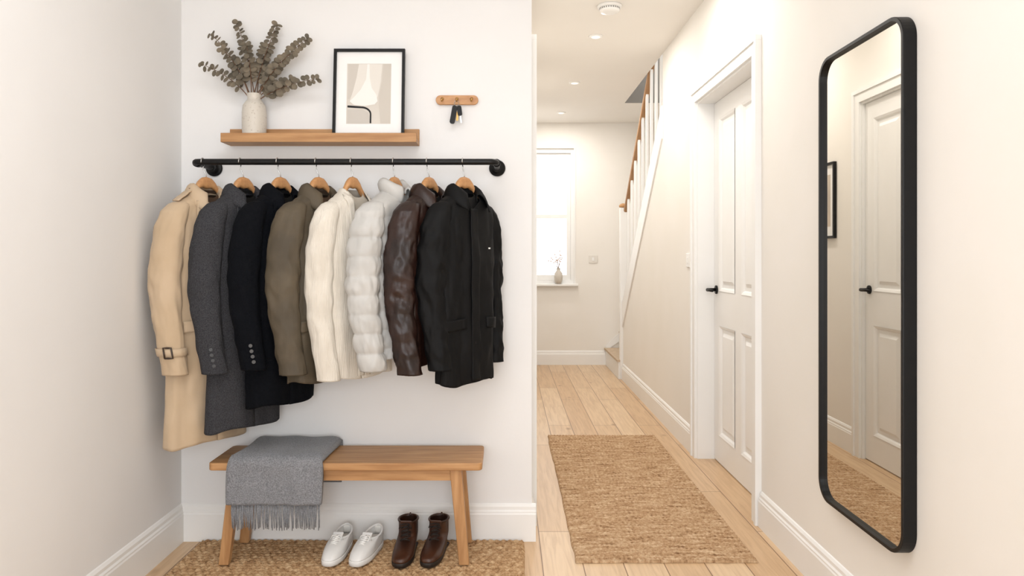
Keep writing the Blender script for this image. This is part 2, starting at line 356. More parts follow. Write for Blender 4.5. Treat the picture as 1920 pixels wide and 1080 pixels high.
# ---------------------------------------------------------------- rugs
def rug(name,x0,x1,y0,y1,m,pitch,amp,th,bx):
    nx=int((x1-x0)/(bx/4)); ny=int((y1-y0)/(pitch/5))
    def fn(a,b):
        x=x0+(x1-x0)*a; y=y0+(y1-y0)*b
        ex=.006*noise.noise(Vector((x*9,y*9,1)))
        yy=y+.005*noise.noise(Vector((x*5,y*5,0)))
        r=abs(math.sin(math.pi*yy/pitch))
        r=r*.6+.4*abs(math.sin(math.pi*(x/bx+ .5*math.floor(yy/pitch))))
        z=th+amp*(r-.8)+.002*noise.noise(Vector((x*30,y*40,4)))
        if a in(0,1) or b in (0,1): z=.001
        return (x+(ex if a in(0,1) else 0),y+(ex if b in (0,1) else 0),z)
    v,f=gridg(fn,nx,ny); return mesh(name,v,f,m,None,True)
rug('hall_runner_rug',.282,1.024,2.93,4.98,M_jute,.017,.010,.013,.020)
rug('jute_rug',-1.33,.073,2.25,3.14,M_jute2,.024,.016,.0135,.028)
# ---------------------------------------------------------------- bench
e=empty('oak_bench',(-.64,3.0,0))
bx0,bx1,by0,by1,bz=-1.19,-.098,2.865,3.138,.425
def rr2(x0,x1,y0,y1,r):
    cx,cy=(x0+x1)/2,(y0+y1)/2; return [(cx+a,cy+b) for a,b in rrect((x1-x0)/2,(y1-y0)/2,r,6)]
vv,ff=prism(rr2(bx0,bx1,by0,by1,.02),bz-.03,bz,'z'); mesh('seat',vv,ff,M_oak,e,mods=[('bevel',.004,3)])
boxes('apron',[(-1.08,-.215,by0+.022,by0+.042,bz-.075,bz-.028),(-1.08,-.215,by1-.042,by1-.022,bz-.075,bz-.028)],M_oak,e)
def leg(xt,yt,xb,yb,wt,wb):
    v=[];
    for (x,y,z,w) in [(xt,yt,bz-.028,wt),(xb,yb,.0165,wb)]:
        v+=[(x-w,y-w*.8,z),(x+w,y-w*.8,z),(x+w,y+w*.8,z),(x-w,y+w*.8,z)]
    return v,[(0,1,2,3),(4,5,6,7)]+[(i,(i+1)%4,4+(i+1)%4,4+i) for i in range(4)]
L=[leg(-1.085,by0+.035,-1.13,by0+.02,.024,.020),leg(-.205,by0+.035,-.17,by0+.02,.024,.020),leg(-1.085,by1-.04,-1.13,by1-.03,.024,.020),leg(-.205,by1-.04,-.17,by1-.03,.024,.020)]
vv,ff=merge(L); mesh('legs',vv,ff,M_oakv,e,mods=[('bevel',.004,3)])
# ---------------------------------------------------------------- throw blanket
M_throw=mat('grey_wool_throw',(108,109,113),.95,(142,143,147),230,(300,.4),sheen=.2,detail=2)
e=empty('throw_blanket',(-.9,3.0,.44))
outer=[(3.152,.262),(3.154,.35),(3.154,.43),(3.146,.458),(3.12,.468),(3.05,.466),(2.98,.462),(2.91,.462),(2.875,.460),(2.850,.448),(2.840,.425),(2.838,.38),(2.836,.33),(2.833,.27)]
inner=[(3.145,.262),(3.145,.35),(3.144,.41),(3.142,.424),(3.135,.428),(3.05,.428),(2.98,.428),(2.91,.428),(2.875,.428),(2.862,.424),(2.859,.41),(2.857,.38),(2.855,.33),(2.853,.27)]
def smooth_path(p,n):
    q=[]
    tot=len(p)-1
    for i in range(n):
        t=i/(n-1)*tot; k=min(int(t),tot-1); f=t-k
        p0=Vector(p[max(k-1,0)]);p1=Vector(p[k]);p2=Vector(p[k+1]);p3=Vector(p[min(k+2,tot)])
        q.append(.5*((2*p1)+(p2-p0)*f+(2*p0-5*p1+4*p2-p3)*f*f+(3*p1-p0-3*p2+p3)*f**3))
    return q
op=smooth_path(outer,60); ip=smooth_path(inner,60); loop=op+ip[::-1]; nl=len(loop)
NX=40; V=[];Fc=[]
for i in range(NX):
    a=i/(NX-1)
    for k,q in enumerate(loop):
        kk=k if k<60 else nl-1-k
        tt=kk/59
        xa=-1.105+.018*tt+.02*math.sin(tt*5); xb=-.722-.012*tt+.006*math.sin(tt*9)
        x=xa+(xb-xa)*a
        y,z=q
        if k<60:
            wv=.004*noise.noise(Vector((x*9,tt*6,0)))+.002*math.sin(x*40+tt*3)
            edge=min(1,min(a,1-a)*14)**.5
            if tt>.62: y+=-abs(wv)*2.2*1 - .004*math.sin(x*22)*(tt-.62)*2.5+ (1-edge)*.006
            elif tt>.2: z+=wv*1.4 - (1-edge)*.009
        V.append((x,y,z))
for i in range(NX-1):
    for k in range(nl):
        k2=(k+1)%nl; Fc.append((i*nl+k,i*nl+k2,(i+1)*nl+k2,(i+1)*nl+k))
Fc.append(tuple(range(nl))); Fc.append(tuple((NX-1)*nl+k for k in range(nl)))
mesh('blanket_cloth',V,Fc,M_throw,e,True)
pr=[]
for i in range(66):
    x=-1.088+(.352)*(i+.5)/66+random.uniform(-.001,.001)
    d=random.uniform(-.006,.006); zt=.275; ln=random.uniform(.095,.11)
    pr.append(tubeg([(x,2.842,zt),(x+d*.3,2.838,zt-ln*.35),(x+d*.8,2.840+random.uniform(-.004,.004),zt-ln*.7),(x+d,2.842,zt-ln)],[.0026,.0032,.0028,.0018],6))
vv,ff=merge(pr); mesh('fringe',vv,ff,M_throw,e,True)
# ---------------------------------------------------------------- shelf
e=empty('picture_ledge_shelf',(-.8,3.11,1.77))
sx0,sx1=-1.213,-.383
box('base',sx0+.0005,sx1-.0005,3.062,YB,1.7335,1.75,M_oak,e)
box('front_lip',sx0,sx1,3.05,3.066,1.733,1.772,M_oak,e,.002)
box('back_rail',sx0,sx1,YB-.014,YB,1.75,1.806,M_oak,e,.002)
vx,vy=PX(478,3.108),3.108
e=empty('eucalyptus_vase',(vx,vy,1.75))
lathe('vase_body',[(.036,0),(.044,.004),(.049,.02),(.051,.06),(.051,.115),(.047,.145),(.036,.162),(.029,.170),(.028,.182),(.031,.193),(.031,.197),(.025,.197),(.024,.17)],(vx,vy-.008,1.751),M_ceram,e,48)
M_leaf=mat('dried_eucalyptus_leaf',(96,89,76),.75,(128,116,98),14,(60,.2))
M_stem=mat('eucalyptus_stem',(112,84,64),.8)
ends=[(398,66,-.03),(379,121,-.06),(445,44,.0),(417,92,-.09),(519,48,-.02),(577,72,-.05),(595,148,-.07),(548,98,-.1),(462,84,-.08),(497,86,.02),(545,150,-.03)]
stems=[];leaves=[]
def leafg(c,n,up,r):
    n=n.normalized(); t=up.cross(n)
    if t.length<.01: t=Vector((1,0,0)).cross(n)
    t.normalize(); b=n.cross(t); V=[c]; m=12
    for rr in(.6,1):
        for k in range(m):
            a=2*math.pi*k/m; V.append(c+(t*math.cos(a)+b*math.sin(a)*1.1)*r*rr+n*r*(.25*rr*rr))
    Fc=[(0,1+k,1+(k+1)%m) for k in range(m)]+[(1+k,1+m+k,1+m+(k+1)%m,1+(k+1)%m) for k in range(m)]
    return V,Fc
for (u,v,dy) in ends:
    tip=P(u,v,vy+dy*.8); base=Vector((vx+random.uniform(-.012,.012),vy-.008+random.uniform(-.01,.01),1.90))
    mid=Vector((vx+(tip.x-vx)*.34,vy+dy*.3,1.95+(tip.z-1.95)*.50+.01))
    n=18; path=bez(base,mid,tip,n); stems.append(tubeg(path,[.0028*(1-i/n*.7) for i in range(n)],6))
    ln=sum((path[i+1]-path[i]).length for i in range(n-1))
    k=int((ln-.05)/.0215)
    for j in range(k):
        t=.26+.74*(j+1)/k; f=t*(n-1); i=min(int(f),n-2); c=path[i].lerp(path[i+1],f-i); d=(path[i+1]-path[i]).normalized()
        side=d.cross(Vector((0,1,0))).normalized()
        ang=(j%2)*.9+random.uniform(-.4,.4)
        for s in (1,-1):
            off=(side*math.cos(ang)+d.cross(side)*math.sin(ang))*s
            r=(.0165-.006*t)*random.uniform(.85,1.15)
            cc=c+off*r*1.15+d*r*.35
            nn=(d*.5+Vector((random.uniform(-.5,.5),-1.0+random.uniform(-.3,.3),random.uniform(-.4,.4))))
            if cc.y>YB-.02: cc.y=YB-.02
            leaves.append(leafg(cc,nn,off,r))
    leaves.append(leafg(tip,Vector((.2,-1,.3)),Vector((0,0,1)),.008))
vv,ff=merge(stems); mesh('stems',vv,ff,M_stem,e,True)
vv,ff=merge(leaves); mesh('leaves',vv,ff,M_leaf,e,True)
# framed art on shelf
e=empty('framed_abstract_print',(-.6,3.12,1.76))
fx0,fx1,fz0,fz1=PX(624.5,3.11),PX(759,3.12),1.752,2.150
def FY(z,off): return 3.108+ (z-fz0)/(fz1-fz0)*.034 - off
def fbox(x0,x1,z0,z1,a,b):
    v=[(x,FY(z,o),z) for o in (a,b) for x,z in ((x0,z0),(x1,z0),(x1,z1),(x0,z1))]
    return v,[(0,1,2,3),(4,5,6,7)]+[(i,(i+1)%4,4+(i+1)%4,4+i) for i in range(4)]
t=.012
vv,ff=merge([fbox(fx0,fx1,fz0,fz0+t,0,.018),fbox(fx0,fx1,fz1-t,fz1,0,.018),fbox(fx0,fx0+t,fz0+t,fz1-t,0,.018),fbox(fx1-t,fx1,fz0+t,fz1-t,0,.018)]); mesh('frame',vv,ff,M_black,e)
vv,ff=fbox(fx0+.002,fx1-.002,fz0+.002,fz1-.002,.001,.006); mesh('mat_board',vv,ff,M_mat,e)
def art(name,pts,m,off):
    mesh(name,[(PX(u,3.118),FY(PZ(v,3.118),off),PZ(v,3.118)) for u,v in pts],[tuple(range(len(pts)))],m,e)
def arcpts(cx,cy,rx,ry,a0,a1,n=16): return [(cx+rx*math.cos(math.radians(a0+(a1-a0)*i/n)),cy+ry*math.sin(math.radians(a0+(a1-a0)*i/n))) for i in range(n+1)]
art('print_ground',[(650,118),(733,118),(733,233),(650,233)],mat('ink_cream',(216,210,201),.8,(210,203,193),8),.0065)
art('shape_sand',[(652,119),(672,119),(671,140),(666,165),(656,185),(652,186)],mat('ink_sand',(204,197,188),.8),.0068)
art('shape_pale',[(672,119),(716,119),(714,150),(708,182),(690,190),(662,196),(656,190),(662,170),(668,145)],mat('ink_pale',(226,221,213),.8),.0069)
art('shape_white',[(688,119),(692,119),(693,145),(697,165),(706,178),(708,190),(703,196),(685,199),(664,197),(656,190),(664,182),(676,168),(686,148)],mat('ink_white',(238,236,231),.8),.0072)
art('shape_stone',[(718,119),(732,119),(732,232),(714,232),(711,200),(710,180),(716,150)],mat('ink_stone',(203,196,186),.8),.0070)
art('shape_greige',[(652,206),(680,206),(692,212),(694,232),(652,232)],mat('ink_greige',(200,194,186),.8),.0073)
a1=arcpts(678,215,19,15,-90,0,10); a2=arcpts(678,215,16,11.5,0,-90,10)
art('shape_black_line',[(652,198),(678,200)]+a1[1:]+[(697,232),(694,232)]+a2+[(652,202)],M_black,.0077)
# key rack
e=empty('key_rack',(-.2,3.15,1.94))
kx,kz=PX(857,3.16),PZ(188,3.16)
pts=[(kx+a,kz+b) for a,b in rrect(.093,.0205,.0204,8)]
vv,ff=prism(pts,YB-.016,YB-.001,'y'); mesh('board',vv,ff,M_hang,e,mods=[('bevel',.002)])
hk=[]
for d in (-.064,0,.064):
    hk.append(tubeg([(kx+d,YB-.014,kz+.004),(kx+d,YB-.03,kz+.002),(kx+d,YB-.036,kz-.010),(kx+d,YB-.044,kz-.012),(kx+d,YB-.05,kz-.002)],.003,8)); hk.append(latheg([(.007,0),(.007,-.003),(.003,-.005)],(kx+d,YB-.016,kz+.004),16,'y'))
vv,ff=merge(hk); mesh('hooks',vv,ff,M_brass,e,True)
ring=[(kx+.010*math.sin(a),YB-.042+.004*math.cos(a),kz-.020+.012*math.cos(a)) for a in [2*math.pi*i/16 for i in range(17)]]
e2=empty('key_bunch',(kx,YB-.04,kz-.06))
tube('ring',ring,.0012,M_chrome,e2,6)
def tag(c,w,h,ang,m,nm,d=.004):
    R=Matrix.Rotation(ang,3,'Y'); v=[]
    for y in (-d,d):
        for a,b in rrect(w,h,min(w,h)*.8,4): v.append(Vector(c)+R@Vector((a,y,b-h)))
    n=len(v)//2; mesh(nm,v,[tuple(range(n)),tuple(range(n,2*n))]+[(i,(i+1)%n,n+(i+1)%n,n+i) for i in range(n)],m,e2)
tag((kx-.006,YB-.04,kz-.03),.011,.040,.18,M_black,'black_fob')
tag((kx+.010,YB-.036,kz-.03),.010,.022,-.12,M_black,'car_key_head')
tag((kx+.016,YB-.036,kz-.070),.004,.018,-.12,M_chrome,'key_blade',.001)
tag((kx+.004,YB-.034,kz-.055),.004,.020,.05,M_brass,'brass_key',.001)
# ---------------------------------------------------------------- rail
RY,RZ=2.95,PZ(303.5,2.95)
e=empty('coat_rail',(-.6,RY,RZ))
rx0,rx1=PX(362,RY),PX(931,RY)
def arc3(cx,cy,r,a0,a1,n=6): return [(cx+r*math.cos(math.radians(a0+(a1-a0)*i/n)),cy+r*math.sin(math.radians(a0+(a1-a0)*i/n)),RZ) for i in range(n+1)]
pth=[(rx0,YB-.012,RZ)]+arc3(rx0+.03,RY+.03,.03,180,270)+arc3(rx1-.03,RY+.03,.03,270,360)+[(rx1,YB-.012,RZ)]
tube('pipe',pth,.0128,M_black,e,16)
fl=[]
for x in (rx0,rx1):
    fl.append(latheg([(.036,-.001),(.036,-.008),(.031,-.011),(.019,-.013),(.019,-.03),(.016,-.032)],(x,YB,RZ),28,'y'))
    fl.append(tubeg([(x,RY+.055,RZ),(x,RY+.03,RZ)],.0165,14))
vv,ff=merge(fl); mesh('wall_flanges',vv,ff,M_black,e,True)
# ---------------------------------------------------------------- coats
PEXP=.8
def sp(v,p): return math.copysign(abs(v)**p,v)
def coat(name,uh,theta,hem,slen,m,shift=.018,lining=None,g_top=.04,zV=-.28,lapel=None,collar=.045,stand=False,puff=0,wr=1.0,flare=.0,shoulder=.17,buttons=None,cuffbtn=None,pockets=False,freq=1.0,placket=False,sleeve_r=.90,epaul=False,strap=False,drop=.02,logo=False,zipm=None,bw=1.0,rib=0,hs=1.0):
    Xh=PX(uh,RY); seed=uh*.37
    org=Vector((Xh,RY,1.502)); th=math.radians(theta); R=Matrix.Rotation(th,3,'Z')
    e=empty(name,(Xh,RY,RZ))
    def W(p):
        q=org+R@(Vector(p)+Vector((shift,0,0)))
        if q.y>YB-.012: q.y=YB-.012-.002*math.tanh((q.y-YB)*10)
        if q.x<XL+.01: q.x=XL+.01
        return q
    sh=shoulder; q_=sh/.17
    K=[(.022,.050,.044),(.006,.060,.050),(-.010,.088*q_,.052),(-.030,.122*q_,.051),(-.055,.150*q_,.050),(-.10,(sh-.007),.052),(-.2,.162*bw,.058),(-.45,.152*bw,.060),(-1.0,(.156+flare)*bw,.064)]
    def gx(z):
        if z<zV: return .003
        t=max(0,z/zV); return .003+(g_top-.003)*(1-t)
    def ang(x,w):
        r=max(-.98,min(.98,x/w)); return math.asin(sp(r,1/PEXP))
    def bp(a,z,off=0):
        w,d=interp(K,z)
        cs,sn=math.cos(a),math.sin(a)
        f=max(0,min(1,(-z-.12)/.5)); g0=max(0,min(1,-z*12))
        fo=wr*(.009*f*math.sin(4*a+seed+1.5*noise.noise(Vector((a,z*3,seed))))+g0*(.008*noise.noise(Vector((cs*2.2*freq,sn*2.2*freq,z*4*freq+seed)))+.004*noise.noise(Vector((cs*6*freq,sn*6*freq,z*11*freq+seed)))))
        if puff:
            k=abs(math.sin(math.pi*(z+.02)/puff))**.5; fo+=.008*(k-.6)*max(0,min(1,-z*15))+.002*noise.noise(Vector((cs*14,sn*14,z*30)))
        nx,ny=sn,-cs
        p=Vector((w*sp(sn,PEXP)+nx*(off+fo),-d*sp(cs,PEXP)+ny*(off+fo),z))
        if z>-.05: p.z-=.034*max(0,cs)*(z+.05)/.07
        return p
    nz=84 if not puff else 120
    na=90
    zl=[.022,.016,.010,.004,-.002,-.008,-.015,-.022,-.030,-.038,-.047,-.056]
    zl+= [-.056+(hem+.056)*(i+1)/nz for i in range(nz)]
    V=[];Fc=[]
    for z in zl:
        w,d=interp(K,z); g=ang(gx(z),w)
        for i in range(na):
            a=g+(2*math.pi-2*g)*i/(na-1)
            p=bp(a,z,.003*(1-i/(na-1))); p.z+=(max(0,z/hem))**4*.008*math.sin(3*a+seed)
            if i==0 and z<zV: p.x-=.012
            V.append(W(p))
    for j in range(len(zl)-1):
        for i in range(na-1): Fc.append((j*na+i,j*na+i+1,(j+1)*na+i+1,(j+1)*na+i))
    mesh('body',V,Fc,m,e,True,[('solid',.004)])
    if lining:
        V=[];Fc=[]
        zz=[z for z in zl if z>-.40]
        for z in zz:
            for i in range(40):
                p=bp(2*math.pi*i/40,z,-.012); p.y=max(p.y,-.026); V.append(W(p))
        for j in range(len(zz)-1):
            for i in range(40): Fc.append((j*40+i,j*40+(i+1)%40,(j+1)*40+(i+1)%40,(j+1)*40+i))
        mesh('lining',V,Fc,lining,e,True)
    exl=Vector((math.cos(th),-math.sin(th),0)); eyl=Vector((math.sin(th),math.cos(th),0))
    def sleeve_fn(s):
        sx=1 if s>0 else -1
        kk=slen/.71
        SK=[(-.030,.105,0,.012,.010),(-.036,.118,0,.034,.026),(-.050,.132,0,.050,.036),(-.080,.150,0,.060,.043),(-.14,.168,.002,.066,.047),(-.24,.180,.008,.069,.048),(-.36*kk,.186,.010,.068,.046),(-.46*kk,.184,.005,.063,.044),(-.58*kk,.177,-.010,.058,.042),(-slen,.166,-.028,.054,.040)]
        def f(phi,z,off=0):
            x,y,a,b=interp(SK,z); x=x*q_
            a*=sleeve_r; b*=sleeve_r
            if sx>0: a*=.74
            c,s_=math.cos(phi),math.sin(phi)
            el=math.exp(-((z+.38*kk)/.12)**2)
            g0=max(0,min(1,(-z-.03)*12))
            rn=1-2*abs(noise.noise(Vector((c*1.2+seed,s_*1.2+z*4,z*8*freq))))
            fo=wr*(.005*(rn-.6)+.006*el*noise.noise(Vector((c*1.3+z*7,s_*1.3,z*15*freq+seed)))+.003*noise.noise(Vector((c*5*freq,s_*5*freq,z*16*freq+seed))))*g0
            if puff: fo+=.009*(abs(math.sin(math.pi*(z+.03)/puff))**.5-.55)*max(0,min(1,(-z-.04)*10))+.003*noise.noise(Vector((c*9,s_*9,z*24)))
            return Vector((sx*x,y,z))+exl*((a+fo+off)*c)+eyl*((b+fo+off)*s_)
        return f
    fs={}
    for s,nm in ((-1,'sleeve_near'),(1,'sleeve_far')):
        f=sleeve_fn(s); fs[s]=f
        zz=[-.030,-.033,-.038,-.046,-.056,-.066]+[-.066+(-slen+.066)*(i+1)/100 for i in range(100)]
        nph=48; V=[];Fc=[]
        for z in zz:
            for k in range(nph): V.append(W(f(2*math.pi*k/nph,z)))
        for q in (-.004,-.008):
            for k in range(nph): V.append(W(f(2*math.pi*k/nph,-slen+ (.001 if q==-.004 else .05),q)))
        for j in range(len(zz)+1):
            for k in range(nph): Fc.append((j*nph+k,j*nph+(k+1)%nph,(j+1)*nph+(k+1)%nph,(j+1)*nph+k))
        Fc.append(tuple(range(nph)))
        Fc.append(tuple((len(zz)+1)*nph+k for k in range(nph)))
        mesh(nm,V,Fc,m,e,True)
    if collar:
        ac=.62 if not stand else .35
        if stand: prof=[(-.002,-.01),(.010,.008),(.014,.028),(.010,.042),(.0,.048),(-.010,.040),(-.012,.02)]
        else: prof=[(-.004,-.012),(-.005,.010),(-.003,.022),(.005,.028),(.016,.020),(.027,.000),(.034,-collar+.016)]
        def cf(a,b):
            an=ac+(2*math.pi-2*ac)*a; i=b*(len(prof)-1); k=min(int(i),len(prof)-2); fr=i-k
            r=prof[k][0]+(prof[k+1][0]-prof[k][0])*fr; hh=prof[k][1]+(prof[k+1][1]-prof[k][1])*fr
            cs=math.cos(an); fd=max(0,cs)
            nz_=.003*noise.noise(Vector((an*2,b*2,seed)))
            ext=1+ .5*fd*(b if not stand else 0)
            return W((( .056+r*ext)*math.sin(an),-(.048+r*ext)*cs-fd*.008, hh+.014-drop*2.2*fd*(1-.2*b)-.028*fd*fd*(b if not stand else 0)+nz_))
        v,f=gridg(cf,48,16); mesh('collar',v,f,m,e,True,[('solid',.005 if not puff else .008)])
    if lapel:
        for s in (1,-1):
            def lf(a,b):
                z=-.020+(zV+.020)*b; w,d=interp(K,z)
                x0=gx(z)-.004; lw=lapel*(1-((b-.22)/.78)**1.3) if b>=.22 else lapel*(.75+.25*b/.22)
                x=min(x0+lw*a,w*.93)
                an=ang(x,w); p=bp(an,z,.007+.006*math.sin(a*math.pi*.9))
                return W((s*p.x,p.y,p.z))
            v,f=gridg(lf,9,26); mesh('lapel',v,f,m,e,True,[('solid',.004)])
    def surf(x,z,off=.004):
        w,d=interp(K,z); an=ang(x,w); return W(bp(an,z,off))
    nrm=(R@Vector((0,-1,0)))
    if buttons:
        bm_,xs,z0,dz,nb=buttons; pr=[]
        for x in xs:
            for k in range(nb):
                c=surf(x,z0-dz*k,.005); pr.append(tubeg([c,c+nrm*.004],[.009,.0085],14))
        vv,ff=merge(pr); mesh('buttons',vv,ff,bm_,e)
    if cuffbtn:
        pr=[]
        for k in range(4):
            c=W(fs[-1](-1.25,-slen+.035+.021*k,.0)); n=(W(fs[-1](-1.25,-slen+.035+.021*k,.01))-c).normalized()
            pr.append(tubeg([c-n*.001,c+n*.004],[.0075,.007],12))
        vv,ff=merge(pr); mesh('cuff_buttons',vv,ff,cuffbtn,e)
    if placket:
        v,f=gridg(lambda a,b: surf(-.026+.045*a,zV+.0+(hem+.01-zV)*b,.008),6,60); mesh('placket',v,f,m,e,True,[('solid',.004)])
    if pockets:
        for s in (1,-1):
            v,f=gridg(lambda a,b: surf(s*(.05+.085*a),-.50-.045*b-.01*a,.011),8,6); mesh('pocket_flap',v,f,m,e,True,[('solid',.004)])
    if zipm:
        v,f=gridg(lambda a,b: surf(-.004+.008*a,zV+.0+(hem+.02-zV)*b,.012),3,60); mesh('zip',v,f,zipm,e,True,[('solid',.002)])
    if rib:
        for s in (1,-1):
            v,f=gridg(lambda a,b: (lambda z:(lambda p:W((s*p.x,p.y,p.z)))(bp(ang(gx(z)-.002+rib*a,interp(K,z)[0]),z,.006)))(.010+(hem-.005)*b),5,80); mesh('button_band',v,f,m,e,True,[('solid',.005)])
    if epaul:
        v,f=gridg(lambda a,b: W((-(.060+.085*b),-.018+.036*a,interp([(-.06,.016),(-.09,.004),(-.12,-.018),(-.145,-.036)],-(.060+.085*b))[0]+.003)),5,12); mesh('epaulette',v,f,m,e,True,[('solid',.006)])
        c=W((-.075,0,.014)); tube('epaulette_button',[c,c+Vector((0,0,.007))],.008,buttons[0],e,12)
    if strap:
        v,f=gridg(lambda a,b: W(fs[-1](2*math.pi*a,-slen+.075+.03*b,.005)),48,3,True); mesh('cuff_strap',v,f,m,e,True,[('solid',.004)])
        zc=-slen+.09; c=[W(fs[-1](-1.45+d,zc+h_,.011)) for d,h_ in ((-.24,-.02),(.24,-.02),(.24,.02),(-.24,.02),(-.24,-.02))]
        pts=[]
        for p,q in zip(c,c[1:]): pts+=[p,p.lerp(q,.5)]
        tube('buckle',pts+[c[-1]],.0035,mat('dark_horn',(52,36,26),.35),e,8)
    if logo:
        c=surf(.085,-.22,.006); n=Vector((0,0,1)).cross(nrm);
        mesh('chest_mark',[c-n*.006-Vector((0,0,.003))+nrm*.003,c+n*.006-Vector((0,0,.003))+nrm*.003,c+n*.006+Vector((0,0,.003))+nrm*.003,c-n*.006+Vector((0,0,.003))+nrm*.003],[(0,1,2,3)],M_mat,e)
    HK=[(0,.074),(-.02,.070),(-.035,.058),(-.055,.030),(-.075,-.004),(-.10,-.038),(-.14,-.075)]
    def hz(x): return interp(HK,-abs(x)/hs)[0]
    V=[];Fc=[]; nn=37; hw=.12*hs
    for i in range(nn):
        x=-hw+2*hw*i/(nn-1); zt=hz(x); hh=.050-.026*min(1,abs(x)/.06); dd=.012; yo=-.004*(x/.14)**2
        for k in range(12):
            a=2*math.pi*k/12; V.append(W(Vector((x,yo+dd*sp(math.cos(a),.7),zt-hh/2+hh/2*sp(math.sin(a),.7)))))
    for i in range(nn-1):
        for k in range(12): Fc.append((i*12+k,i*12+(k+1)%12,(i+1)*12+(k+1)%12,(i+1)*12+k))
    Fc+= [tuple(range(12)),tuple((nn-1)*12+k for k in range(12))]
    mesh('hanger_bar',V,Fc,M_hang,e,True)
    hxc=Vector((Xh,RY,RZ)); r=.0155
    pts=[hxc+Vector((0,math.cos(a)*r,math.sin(a)*r)) for a in [math.radians(200-i*20) for i in range(13)]]
    low=org+R@Vector((shift,0,.066)); pts+=[Vector((hxc.x*.7+low.x*.3,RY-.004,RZ-.028)),low+Vector((0,0,.012)),low]
    tube('hanger_hook',pts,.0022,M_chrome,e,8)
    return e
M_trench=mat('trench_gabardine',(190,166,136),.8,(198,175,147),6,(350,.12),sheen=.1)
M_grey=mat('charcoal_wool',(46,46,49),.95,(68,68,71),300,(300,.3),detail=2,spec=.15)
M_navy=mat('navy_wool',(6,8,13),.9,(11,13,18),140,(200,.4),spec=.12)
M_olive=mat('olive_waxed_cotton',(72,63,49),.7,(88,77,60),8,(180,.15))
M_cream=mat('cream_knit',(214,206,193),.95,(224,217,205),12,(70,.8),bumpstretch=(4,4,.2))
M_puffer=mat('pale_grey_nylon',(186,184,180),.5,(195,193,189),8,(25,.5))
M_leather=mat('brown_leather',(28,15,11),.40,(46,25,18),9,(55,.35),spec=.45)
M_blk=mat('black_technical_cotton',(7,7,8),.65,(11,11,12),20,(60,.25),spec=.2)
M_btn_d=mat('dark_button',(24,22,20),.35); M_btn_b=mat('horn_button',(96,70,48),.35); M_lin_d=mat('dark_lining',(22,20,19),.7); M_lin_b=mat('brown_lining',(84,64,48),.8)
M_lin_c=mat('cream_lining',(195,185,170),.9)
coat('trench_coat',380,62,-1.005,.715,M_trench,lining=M_lin_b,lapel=.06,zV=-.3,collar=.06,flare=.02,buttons=(M_btn_b,(.045,-.05),-.34,.12,4),epaul=True,strap=True,pockets=True,wr=.9)
coat('charcoal_overcoat',450,62,-.945,.71,M_grey,lining=M_lin_d,lapel=.055,zV=-.34,collar=.055,flare=.012,buttons=(M_btn_d,(.01,),-.38,.12,3),cuffbtn=M_btn_d,wr=.7)
coat('navy_peacoat',520,62,-.85,.695,M_navy,lining=M_lin_d,lapel=.06,zV=-.26,collar=.06,buttons=(M_btn_d,(.05,-.05),-.3,.1,3),cuffbtn=mat('grey_button',(60,58,56),.4),wr=.8)
coat('olive_field_jacket',592,60,-.755,.715,M_olive,lining=M_lin_b,zV=-.16,collar=.065,placket=True,pockets=True,wr=1.0,freq=1.2,sleeve_r=.96,buttons=(M_btn_b,(.0,),-.2,.11,4))
coat('cream_cardigan',658,55,-.74,.74,M_cream,shift=.01,lining=M_lin_c,zV=-.40,g_top=.045,collar=.0,wr=.7,sleeve_r=.82,shoulder=.155,rib=.03,hs=.82)
coat('puffer_jacket',737,60,-.665,.70,M_puffer,shift=.01,lining=mat('white_lining',(176,175,172),.7),zV=-.05,g_top=.04,stand=True,collar=.05,puff=.075,wr=1.0,freq=1.5,sleeve_r=.95,bw=1.03,zipm=M_mat,hs=.85)
coat('leather_jacket',800,60,-.68,.715,M_leather,lining=M_lin_d,zV=-.12,collar=.06,wr=1.25,freq=1.7,zipm=M_brass)
coat('black_rain_jacket',867,49,-.765,.70,M_blk,shift=.012,lining=M_lin_d,zV=-.06,collar=.055,placket=True,pockets=True,wr=1.2,freq=1.4,logo=True,buttons=(M_btn_d,(.0,),-.12,.12,5),bw=.95,sleeve_r=.86,shoulder=.165)
